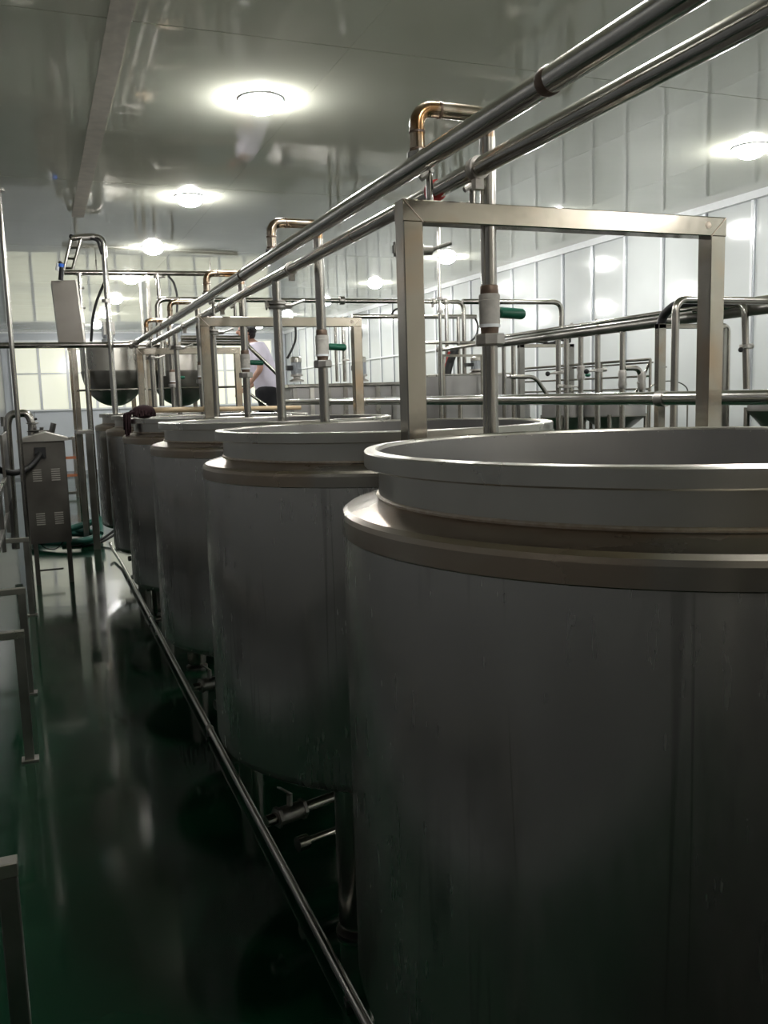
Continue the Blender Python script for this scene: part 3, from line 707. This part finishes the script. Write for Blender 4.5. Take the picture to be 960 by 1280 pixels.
# ------------------------------------------------------------------ platform and person
PZ = 1.04
t = thing('work_platform', 'raised steel work platform under the person, mostly hidden by tanks', 'platform', (2.7, 10.6, 0))
part('deck', MB().box(2.1, 3.35, 10.0, 11.3, PZ-.05, PZ, .004), OLDST, t)
for x in (2.15, 3.25):
    for yy in (10.05, 11.2): part('leg', MB().box(x, x+.05, yy, yy+.05, 0, PZ-.05), OLDST, t)
for s_ in range(4): part('step', MB().box(2.15+.0, 2.75, 9.30+.17*s_, 9.50+.17*s_, .20*(s_+1)-.03, .20*(s_+1)), OLDST, t)
part('stringer', MB().bar((2.16, 9.25, .1), (2.16, 10.0, PZ-.05), .03, .08).bar((2.74, 9.25, .1), (2.74, 10.0, PZ-.05), .03, .08), OLDST, t)

def skin_mesh(name, verts, edges, radii, mat, parent, label=None, sub=2, root=0):
    off = root_off(parent)
    me = bpy.data.meshes.new(name); me.from_pydata([Vector(p)-off for p in verts], edges, []); me.update()
    o = bpy.data.objects.new(name, me); COL.objects.link(o); o.parent = parent
    me.materials.append(mat)
    md = o.modifiers.new('skin', 'SKIN'); md.use_smooth_shade = True
    if not me.skin_vertices: me.attributes  # layer is made below
    bpy.context.view_layer.objects.active = o
    if not me.skin_vertices:
        bpy.ops.mesh.customdata_skin_add()
    for i, r in enumerate(radii):
        sv = me.skin_vertices[0].data[i]; sv.radius = r if isinstance(r, tuple) else (r, r); sv.use_root = (i == root)
    sd = o.modifiers.new('sub', 'SUBSURF'); sd.levels = sub; sd.render_levels = sub
    dg = bpy.context.evaluated_depsgraph_get()
    me2 = bpy.data.meshes.new_from_object(o.evaluated_get(dg)); me2.name = name
    o.modifiers.clear(); o.data = me2
    if len(me2.materials) == 0: me2.materials.append(mat)
    me2.shade_smooth()
    if label: o['label'] = label
    return o
PX, PY = 2.62, 10.5
P = lambda dx, dy, z: (PX+dx, PY+dy, z)
person = thing('person', 'person in white shirt and black trousers leaning forward beyond the tanks', 'person', (PX, PY, PZ))
# joints: person faces -x (left) and slightly away; leans forward
hipz, shz = 1.87, 2.36
verts = [P(0, 0, hipz), P(-.03, 0, 2.02), P(-.085, 0, 2.20), P(-.13, .0, 2.34), P(-.165, 0, 2.425), P(-.19, 0, 2.48),
         P(-.02, -.10, 1.82), P(-.05, -.11, 1.45), P(0.02, -.11, 1.10), P(-.13, -.12, 1.065),
         P(.02, .10, 1.82), P(.07, .11, 1.46), P(.14, .11, 1.10), P(-.01, .12, 1.065),
         P(-.13, -.17, 2.37), P(-.12, -.225, 2.10), P(-.26, -.20, 1.93), P(-.31, -.19, 1.88),
         P(-.12, .17, 2.37), P(.06, .26, 2.12), P(-.13, .24, 1.92), P(-.19, .22, 1.88)]
edges = [(0, 1), (1, 2), (2, 3), (3, 4), (4, 5), (0, 6), (6, 7), (7, 8), (8, 9), (0, 10), (10, 11), (11, 12), (12, 13), (3, 14), (14, 15), (15, 16), (16, 17), (3, 18), (18, 19), (19, 20), (20, 21)]
rad = [(.12, .10), (.11, .10), (.12, .11), (.10, .10), .055, .052, .085, .058, .04, .038, .085, .058, .04, .038, .055, .040, .028, .03, .055, .04, .028, .03]
skin_mesh('body', verts, edges, rad, SKIN, person)
# head with face turned left and down
hx, hy, hz = PX-.225, PY, 2.555
mb = MB(); mb.ball((hx, hy, hz), .1, 20, (.98, .78, 1.14))
mb.ball((hx-.025, hy, hz-.055), .07, 16, (.95, .85, .95))
mb.ball((hx-.103, hy, hz-.012), .016, 8, (1.2, .8, 1.4))            # nose
mb.ball((hx-.088, hy, hz-.055), .016, 8, (.7, 1.4, .5))             # mouth
for s_ in (-1, 1): mb.ball((hx+.005, hy+s_*.078, hz-.01), .026, 10, (.7, .4, 1.1))   # ears
head = part('head', mb, SKIN, person)
mb = MB()
for s_ in (-1, 1): mb.ball((hx-.086, hy+s_*.032, hz+.012), .010, 8)
part('eye', mb, BLACK, head)
mb = MB(); mb.ball((hx+.02, hy, hz+.028), .112, 22, (.98, .86, .98)); mb.ball((hx+.05, hy, hz-.025), .085, 16, (.80, .86, .95))
mb.ball((hx-.06, hy, hz+.075), .06, 14, (.9, 1.1, .5))
for k in range(60):
    a = random.uniform(-1.9, 1.9); e_ = random.uniform(-.3, 1.2); d = Vector((math.cos(a)*math.cos(e_), math.sin(a)*math.cos(e_)*.9, math.sin(e_)))
    c0 = Vector((hx+.02, hy, hz+.028)); mb.tube([c0+d*.098, c0+d*.112+Vector((0, 0, -.008))], [.012, .005], 5)
part('hair', mb, HAIR, person, 'short black hair')
# hands, each with fingers
def hand(wx, wy, wz, sgn):
    vs = [(wx, wy, wz), (wx-.04, wy, wz-.025), (wx-.065, wy, wz-.04)]; es = [(0, 1), (1, 2)]; rr = [.022, (.032, .018), (.032, .015)]
    for i in range(4):
        b0 = len(vs); yy = wy+(i-1.5)*.018; L = [.055, .065, .06, .045][i]
        vs += [(wx-.085, yy, wz-.052), (wx-.085-L*.5, yy, wz-.075), (wx-.085-L*.6, yy, wz-.105)]
        es += [(2, b0), (b0, b0+1), (b0+1, b0+2)]; rr += [.0095, .0085, .0075]
    b0 = len(vs); vs += [(wx-.03, wy+sgn*.032, wz-.01), (wx-.06, wy+sgn*.05, wz-.02)]; es += [(1, b0), (b0, b0+1)]; rr += [.011, .009]
    skin_mesh('hand', vs, es, rr, SKIN, person, sub=1)
hand(PX-.31, PY-.19, 1.88, 1); hand(PX-.19, PY+.22, 1.88, -1)
# shirt (torso + short sleeves), trousers
verts = [P(.045, 0, 1.80), P(.01, 0, 1.96), P(-.055, 0, 2.16), P(-.115, 0, 2.31), P(-.15, 0, 2.41),
         P(-.12, -.18, 2.345), P(-.115, -.225, 2.16), P(-.10, .18, 2.345), P(.02, .24, 2.19)]
edges = [(0, 1), (1, 2), (2, 3), (3, 4), (3, 5), (5, 6), (3, 7), (7, 8)]
rad = [(.20, .19), (.185, .18), (.175, .17), (.15, .15), .085, .095, .085, .095, .085]
skin_mesh('shirt', verts, edges, rad, SHIRT, person, 'plain white short-sleeved shirt', 3)
verts = [P(.0, 0, 1.95), P(.0, 0, 1.82), P(-.01, -.10, 1.74), P(-.05, -.11, 1.45), P(.02, -.11, 1.13), P(.02, .10, 1.74), P(.07, .11, 1.46), P(.14, .11, 1.13)]
edges = [(0, 1), (1, 2), (2, 3), (3, 4), (1, 5), (5, 6), (6, 7)]
skin_mesh('trousers', verts, edges, [(.17, .16), (.175, .165), .13, .10, .075, .13, .10, .075], TROUS, person, 'black trousers', 2)
for dx, dy in ((0, -.11), (.12, .11)):
    part('shoe', MB().ball((PX+dx-.05, PY+dy, PZ+.045), .05, 14, (2.5, .95, .9)), TROUS, person)

# ------------------------------------------------------------------ mid-height pipe beyond the tanks
mp = 2.45; mz = 1.700
t = thing('mid_pipe', 'thick steel pipe at tank-rim height running along beyond the tanks', 'pipe', (mp, 5, mz))
part('pipe', MB().tube(fil([(mp, .6, mz), (mp, 9.25, mz+.005), (mp-.03, 9.32, mz-.12), (mp-.03, 9.32, .9)], .07, 6), .0285, 24), PIPE, t)
for yy in (6.55, 3.0): part('coupling', MB().tube([(mp, yy-.025, mz), (mp, yy+.025, mz)], .033, 22), CAST, t)
for yy in (1.2, 4.9, 7.6): part('stand', MB().tube([(mp, yy, 0), (mp, yy, mz-.02)], .016, 12), PIPE2, t)
part('clip', MB().tube([(mp-.0, 7.55, mz), (mp, 7.6, mz)], .036, 18), BLACK, t)

# ------------------------------------------------------------------ motor vats in the background
def motor(name, u, vt, vb, y, label, group):
    p = at(u, vb, y=y); zt = at(u, vt, y=y).z; r = .072; x = p.x; z0 = p.z
    h = zt-z0
    t = thing(name, label, 'motor', (x, y, z0), group)
    part('flange', MB().lathe([(.0001, 0), (.10, 0), (.10, .02), (.05, .04), (.05, h*.2), (.085, h*.22), (.085, h*.3), (.0001, h*.3)], 22, (x, y, z0)), CAST, t)
    bd = part('body', MB().lathe([(.0001, h*.28), (r-.008, h*.28), (r-.008, h*.8), (.0001, h*.8)], 22, (x, y, z0)), MOTOR, t)
    for k in range(16):
        a = 2*PI*k/16; c, s = math.cos(a), math.sin(a)
        part('fin', MB().add([(x+c*(r-.01)-s*.003, y+s*(r-.01)+c*.003, z0+h*.32), (x+c*(r-.01)+s*.003, y+s*(r-.01)-c*.003, z0+h*.32), (x+c*r, y+s*r, z0+h*.32),
                              (x+c*(r-.01)-s*.003, y+s*(r-.01)+c*.003, z0+h*.78), (x+c*(r-.01)+s*.003, y+s*(r-.01)-c*.003, z0+h*.78), (x+c*r, y+s*r, z0+h*.78)],
                             [(0, 1, 2), (5, 4, 3), (0, 3, 4, 1), (1, 4, 5, 2), (2, 5, 3, 0)]), MOTOR, bd)
    part('fan_cover', MB().lathe([(.0001, h*.78), (r+.004, h*.78), (r+.004, h*.95), (r-.01, h), (.0001, h)], 22, (x, y, z0)), RIM, t, 'pale fan cover')
    part('terminal_box', MB().box(x-.14, x-.06, y-.04, y+.04, z0+h*.45, z0+h*.65), BLACK, t)
    return t
yv = 11.6
xa, xb = at(360, 480, y=yv).x, at(540, 480, y=yv).x
zt = at(430, 479, y=yv).z
t = thing('mixing_vat', 'long steel mixing vat with lid plate beyond the second frame', 'vat', ((xa+xb)/2, yv+.4, 0))
part('body', MB().box(xa+.05, xb-.03, yv+.04, yv+.8, .45, zt-.05), LINER, t)
part('lid', MB().box(xa, xb, yv, yv+.84, zt-.045, zt, .006), PIPE2, t)
nrib = 9
for k in range(nrib):
    x = xa+.1+(xb-xa-.2)*k/(nrib-1)
    part('rib', MB().box(x-.03, x+.03, yv+.015, yv+.04, .45, zt-.05), RIM if k % 2 else OLDST, t)
for x in (xa+.1, (xa+xb)/2, xb-.1):
    for yy in (yv+.1, yv+.7): part('leg', MB().box(x-.03, x+.03, yy-.03, yy+.03, 0, .45), OLDST, t)
motor('mixer_motor', 371, 446, 477, yv+.12, 'grey finned motor on the long vat lid, right of the person', 'grey finned mixer motors')
motor('mixer_motor', 452, 446, 477, yv+.12, 'grey finned motor on the long vat lid, right of second frame post', 'grey finned mixer motors')
t = vtube('vertical_pipe', 420, 396, 477, yv+.3, .022, PIPE2, 'slim vertical steel pipe on the long vat, left of the second frame post')
t = vtube('vertical_pipe', 430, 396, 477, yv+.5, .03, PIPE, 'bright vertical pipe on the long vat beside a slimmer one', ((450, .045, .02),))
yv2 = 9.3
xa, xb = at(557, 480, y=yv2).x, at(640, 480, y=yv2).x; zt = at(590, 469, y=yv2).z
t = thing('square_vat', 'olive-grey square steel tank behind the union nut', 'vat', ((xa+xb)/2, yv2+.4, 0))
part('body', MB().box(xa, xb, yv2, yv2+.85, .35, zt, .01), LINER, t)
part('lid', MB().box(xa-.01, xb+.01, yv2-.01, yv2+.86, zt, zt+.02, .004), RIM, t)
for x in (xa+.05, xb-.05):
    for yy in (yv2+.05, yv2+.8): part('leg', MB().box(x-.03, x+.03, yy-.03, yy+.03, 0, .35), OLDST, t)
motor('mixer_motor', 596, 446, 468, yv2+.2, 'grey finned motor on the square tank beside the taped valve', 'grey finned mixer motors')
xq = at(543, 480, y=10.4)
t = thing('small_drum', 'small dark steel drum with pale lid left of the square tank', 'drum', (xq.x, 10.4, 0))
part('body', MB().lathe([(.0001, .4), (.13, .4), (.13, at(543, 470, y=10.4).z), (.0001, at(543, 470, y=10.4).z)], 26, (xq.x, 10.4, 0)), OLDST, t)
part('lid', MB().lathe([(.14, at(543, 472, y=10.4).z), (.14, at(543, 469, y=10.4).z), (.05, at(543, 467.5, y=10.4).z), (.0001, at(543, 467.5, y=10.4).z)], 26, (xq.x, 10.4, 0)), RIM, t)
part('stand', MB().box(xq.x-.09, xq.x+.09, 10.31, 10.49, 0, .4), OLDST, t)
# vertical tubes around
p = at(547, 250, y=7.46)
t = thing('vertical_pipe', 'tall bright vertical tube reaching the ceiling right of the nearest frame post', 'pipe', (p.x, 7.46, 0))
part('pipe', MB().tube([(p.x, 7.46, 0), (p.x, 7.46, H)], .016, 14), PIPE, t)
part('collar', MB().lathe([(.0001, H-.012), (.04, H-.012), (.04, H-.001), (.0001, H-.001)], 18, (p.x, 7.46, 0)), CAST, t)
for j, z in enumerate((2.62, 2.50)): part('clamp', MB().tube([(p.x, 7.46, z-.012), (p.x, 7.46, z+.012)], .03, 14), CAST, t)
vtube('vertical_pipe', 558.5, 374, 470, 9.6, .026, PIPE, 'short bright vertical pipe between the long and thin cross pipes', zbot=0)
vtube('vertical_pipe', 551, 433, 530, 8.6, .026, PIPE2, 'brushed vertical pipe left of the red-sleeved hose', ((436, .04, .03),), zbot=0)
vtube('vertical_pipe', 573, 396, 429, 9.4, .022, PIPE2, 'very short pipe joining two cross pipes above the hose', zbot=at(573, 470, y=9.4).z)
t = thing('suction_hose', 'thick black hose with red sleeve standing on the square tank', 'hose', (at(560, 467, y=yv2+.1).x, yv2+.1, at(560, 467, y=yv2+.1).z))
q = lambda u, v: at(u, v, y=yv2+.12)
part('hose', MB().tube(fil([q(558.5, 468), q(562, 452), q(569, 436)], .2, 5), [.050]*8, 16), BLACK, t)
part('red_sleeve', MB().tube([q(557, 459), q(562, 440)], .018, 10), RED, t, 'red sleeve')
q = lambda u, v: at(u, v, y=yv2-.1)
single('slanted_pipe', MB().tube([q(546, 438), q(604, 429)], .022, 12), PIPE2, 'slightly slanted pipe above the black hose, left of the union nut', 'pipe')
single('flat_bar', MB().bar(q(553, 444.5), q(604, 444.5), .02, .028).box(q(601, 450).x, q(604, 450).x, yv2-.12, yv2-.09, 0, q(604, 444.5).z).box(q(553, 450).x, q(555, 450).x, yv2-.12, yv2-.09, 0, q(553, 444.5).z), FRAME, 'flat grey bar crossing in front of the black hose', 'bar')

# ------------------------------------------------------------------ right-hand header and its drops
hx_, hz_ = 4.2, 2.225
t = thing('wall_header', 'heavy dark twin header pipe running toward the camera along the panelled wall', 'pipe', (hx_, 5, hz_))
part('main_tube', MB().tube([(hx_, 1.0, hz_-.012), (hx_, 7.6, hz_-.012)], .040, 20), OLDST, t)
part('top_tube', MB().tube([(hx_-.03, 1.0, hz_+.042), (hx_-.03, 7.6, hz_+.042)], .017, 14), PIPE, t)
for yy in (5.95, 6.3, 3.2, 4.9): part('bolt', MB().tube([(hx_, yy, hz_), (hx_, yy, hz_+.075)], .012, 8), CAST, t)
def wall_drop(u, valve_v, label, lever=-1, rr=.022, low=None):
    """pipe hanging from the wall header at the picture column u"""
    r_ = at(u, 470, x=hx_); yy = r_.y
    t = thing('valve_pipe', label, 'pipe', (hx_, yy, 1.0), 'valve pipes hanging from the wall header')
    part('pipe', MB().tube([(hx_, yy, low if low else 1.3), (hx_, yy, hz_)], rr, 16), PIPE2, t)
    if valve_v:
        z = at(u, valve_v, y=yy).z
        v = part('butterfly_valve', MB().tube([(hx_, yy, z-.012), (hx_, yy, z+.012)], .042, 18).tube([(hx_, yy, z), (hx_-lever*.08, yy, z+.005)], .016, 10), CAST, t)
        part('lever', MB().tube([(hx_+lever*.03, yy-.02, z), (hx_+lever*.11, yy-.02, z-.006)], .007, 8), CAST, v)
        part('knob', MB().ball((hx_+lever*.12, yy-.02, z-.007), .021, 12), BLACK, v, 'black ball knob')
    return t
wall_drop(698, 466, 'valve pipe with black knob pointing left, first right of the dark portal post')
wall_drop(708, 483, 'bright pipe with low clamp, beside the valve pipe behind the dark portal', 1)
t = wall_drop(726, 0, 'pipe with slim ball valve, third from left under the wall header')
z = at(726, 466, x=hx_).z; yy = at(726, 470, x=hx_).y
part('ball_valve', MB().lathe([(.0001, -.06), (.03, -.06), (.034, -.03), (.028, 0), (.034, .03), (.03, .06), (.0001, .06)], 18, (hx_, yy, z)).tube([(hx_, yy, z), (hx_+.06, yy, z)], .012, 8), CAST, t)
part('grip', MB().ball((hx_+.07, yy, z-.02), .02, 10, (1.3, 1, .8)), GREENH, t, 'dark green grip')
wall_drop(747, 463, 'valve pipe with black knob, between slim-valve pipe and elbow pipe')
t = wall_drop(778, 0, 'pipe with valve and side elbow, rightmost of the group beyond the tanks')
yy = at(778, 470, x=hx_).y; q = lambda u, v: at(u, v, y=yy)
part('ball_valve', MB().lathe([(.0001, -.07), (.028, -.07), (.034, -.04), (.028, 0), (.034, .04), (.028, .07), (.0001, .07)], 18, q(778, 474)), CAST, t)
part('side_elbow', MB().tube(fil([q(780, 460), q(800, 460), q(803, 496)], .06, 7), .022, 14), PIPE2, t)
part('side_valve', MB().lathe([(.0001, -.07), (.03, -.07), (.034, -.04), (.028, 0), (.034, .04), (.03, .07), (.0001, .07)], 18, q(802, 476)).tube([q(802, 478), q(797, 479)], .012, 8), CAST, t)
wall_drop(630, 0, 'thin pipe with taped joint just right of the union nut', rr=.02)
t = wall_drop(642, 471, 'pipe with cross valve left of the dark portal post', 1)
yy = 7.2; q = lambda u, v: at(u, v, y=yy)
single('bent_pipe', MB().tube(fil([q(638, 471), q(669, 471), q(687, 498), q(694, 512)], .07, 6), .020, 14), PIPE2, 'bent pipe sloping down to the right of the dark portal post', 'pipe')
# dark portal with bundled hoses
yp = 7.9; q = lambda u, v: at(u, v, y=yp)
t = thing('dark_portal', 'flat dark steel portal frame with black hoses bundled on top', 'frame', (q(684, 500).x, yp, 0))
xa, xb, zt = q(653, 470).x, q(715, 470).x, q(684, 430).z
part('post', MB().box(xa-.03, xa+.03, yp, yp+.05, 0, zt, .003), OLDST, t)
part('post', MB().box(xb-.03, xb+.03, yp, yp+.05, 0, zt, .003), OLDST, t)
part('beam', MB().box(xa-.03, xb+.03, yp, yp+.05, zt-.035, zt, .003), FRAME, t)
mb = MB()
for k in range(4):
    pts = [(xa+.05+(xb-xa-.06)*i/8, yp+.02, zt+.03+.02*k+.03*math.sin(i*1.1+k*1.7)) for i in range(9)]
    mb.tube(pts, .018, 8)
single('hose_bundle', mb, BLACK, 'tangle of black hoses lying on top of the dark portal', 'hose')
# railing with thin tubes
rx = 5.25
t = thing('platform_railing', 'railing of thin pale tubes with slanted brace near the panelled wall', 'railing', (rx, 7.6, 0))
ra, rb = at(654, 460, x=rx).y, at(813, 450, x=rx).y
for v_, nm in ((449, 'top_rail'), (470, 'middle_rail'), (486, 'lower_rail')):
    z = at(813, v_, x=rx).z
    part(nm, MB().tube([(rx, rb, z), (rx, ra, z)], .010 if v_ > 450 else .013, 10), PIPE2, t)
ztr = at(813, 449, x=rx).z
z2 = at(813, 453, x=rx).z
part('upper_rail', MB().tube([(rx+.03, rb, z2), (rx+.03, ra, z2)], .009, 8), PIPE2, t)
for yy in (rb, rb+(ra-rb)*.33, rb+(ra-rb)*.66, ra): part('post', MB().tube([(rx, yy, 0), (rx, yy, ztr)], .013, 10), PIPE2, t)
part('brace', MB().tube([(rx, rb, ztr-.02), (rx, rb+.45, ztr-.65)], .012, 8), PIPE2, t)
part('brace', MB().tube([(rx, rb+1.4, ztr-.02), (rx, rb+1.0, ztr-.75)], .012, 8), PIPE2, t)

# hopper tanks with cone bottoms
def hopper(u, y, r, label, vtop, vmid, vbot):
    p = at(u, 500, y=y); x = p.x; z1, zm, z0 = at(u, vtop, y=y).z, at(u, vmid, y=y).z, at(u, vbot, y=y).z
    t = thing('hopper', label, 'hopper', (x, y, 0), 'cone-bottomed hoppers')
    part('wall', MB().lathe([(r, zm), (r, z1), (r+.012, z1), (r+.012, z1+.012), (r-.01, z1+.012), (r-.01, zm)], 36, (x, y, 0)), LINER, t)
    part('cone', MB().lathe([(r+.005, zm+.01), (r+.005, zm), (.05, z0), (.05, z0-.08), (.0001, z0-.08)], 36, (x, y, 0)), OLDST, t, 'dark cone bottom')
    part('outlet_elbow', MB().tube(fil([(x, y, z0-.05), (x, y, z0-.16), (x+.12, y-.05, z0-.22)], .05), .022, 12), PIPE, t)
    for k in range(4):
        a = PI/4+PI/2*k; part('leg', MB().tube([(x+(r-.0)*math.cos(a), y+(r-.0)*math.sin(a), 0), (x+(r-.0)*math.cos(a), y+(r-.0)*math.sin(a), zm+.02)], .018, 10), PIPE2, t)
    return t
hopper(708, 6.9, .225, 'dark cone-bottomed hopper left of pair, seen under the mid pipe', 497, 521, 545)
hopper(768, 6.5, .27, 'dark cone-bottomed hopper right of pair, seen under the mid pipe', 497, 520, 545)
hopper(1000, 4.05, .30, 'steel hopper with open rim at the right edge of the picture', 489, 512, 570)
hopper(640, 8.2, .19, 'dark small hopper seen between the nut and the bent pipe', 500, 524, 540)

# right-hand portals and pipes
yp = 4.5; q = lambda u, v: at(u, v, y=yp)
t = thing('pipe_portal', 'steel portal with square left post, round right leg, behind nearest frame post', 'frame', (q(865, 500).x, yp, 0))
part('square_post', MB().box(q(820.5, 450).x, q(830, 450).x, yp-.02, yp+.02, 0, q(825, 405).z, .003), FRAME, t)
part('beam', MB().box(q(820.5, 450).x, q(905, 405).x, yp-.02, yp+.02, q(825, 411).z, q(825, 405).z, .003), FRAME, t)
part('round_leg', MB().tube(fil([q(872, 406.5), q(911, 406.5), (q(911, 500).x, yp, 0)], .05, 7), .0135, 16), PIPE, t)
part('inner_post', MB().box(q(902, 450).x, q(905.5, 450).x, yp-.02, yp+.02, 0, q(903, 411).z), OLDST, t)
part('rung', MB().box(q(820, 450).x, q(830, 450).x, yp-.03, yp-.02, q(825, 460).z, q(825, 458).z), PIPE2, t)
yp = 4.0; q = lambda u, v: at(u, v, y=yp)
t = thing('goose_neck_pipe', 'steel pipe rising then bending right over the wall header, left of nearest frame', 'pipe', (q(845, 500).x, yp, 0))
part('pipe', MB().tube(fil([(q(840, 600).x, yp, 0), q(844, 420), (q(845, 375).x, yp, q(845, 374.5).z), (5.2, yp, q(845, 374.5).z+.0)], .07, 9), .0215, 18), PIPE2, t)
q = lambda u, v: at(u, v, x=4.05)
single('black_hose', MB().tube(fil([q(826, 408), q(829, 394), q(843, 381), q(868, 377), q(905, 377)], .15, 7), .030, 14), BLACK, 'thick black hose arching off the wall header at the portal corner', 'hose')
yp = at(932, 440, x=4.12).y; q = lambda u, v: at(u, v, y=yp)
t = thing('valve_pipe', 'elbowed valve pipe with black knob dropping into the right-edge hopper', 'pipe', (4.12, yp, 1.7), 'valve pipes hanging from the wall header')
part('pipe', MB().tube(fil([at(868, 388, x=4.12), at(931, 380, x=4.12), (q(933, 500).x, yp, 1.72)], .06, 8), .0215, 16), PIPE2, t)
z = q(932, 433).z; x = q(932, 433).x
v = part('butterfly_valve', MB().tube([(x, yp, z-.01), (x, yp, z+.012)], .038, 18).tube([(x, yp, z), (x+.05, yp, z+.002)], .018, 10), CAST, t)
part('lever', MB().tube([(x-.03, yp-.02, z), (x-.062, yp-.03, z-.02)], .006, 8), CAST, v)
part('knob', MB().ball((x-.066, yp-.03, z-.022), .016, 12), BLACK, v, 'black ball knob')
# small controls under portal
single('round_guard', MB().tube([(at(835, 490, y=5.2).x+.18*math.cos(PI*k/16), 5.2, at(835, 490, y=5.2).z+.08*math.sin(PI*k/16)) for k in range(17)], .005, 6).tube([(at(835, 490, y=5.2).x+.18, 5.2, 0), (at(835, 490, y=5.2).x+.18, 5.2, at(835, 490, y=5.2).z)], .006, 6).tube([(at(835, 490, y=5.2).x-.18, 5.2, 0), (at(835, 490, y=5.2).x-.18, 5.2, at(835, 490, y=5.2).z)], .006, 6), PIPE2, 'thin arched wire guard behind the goose-neck pipe', 'guard')
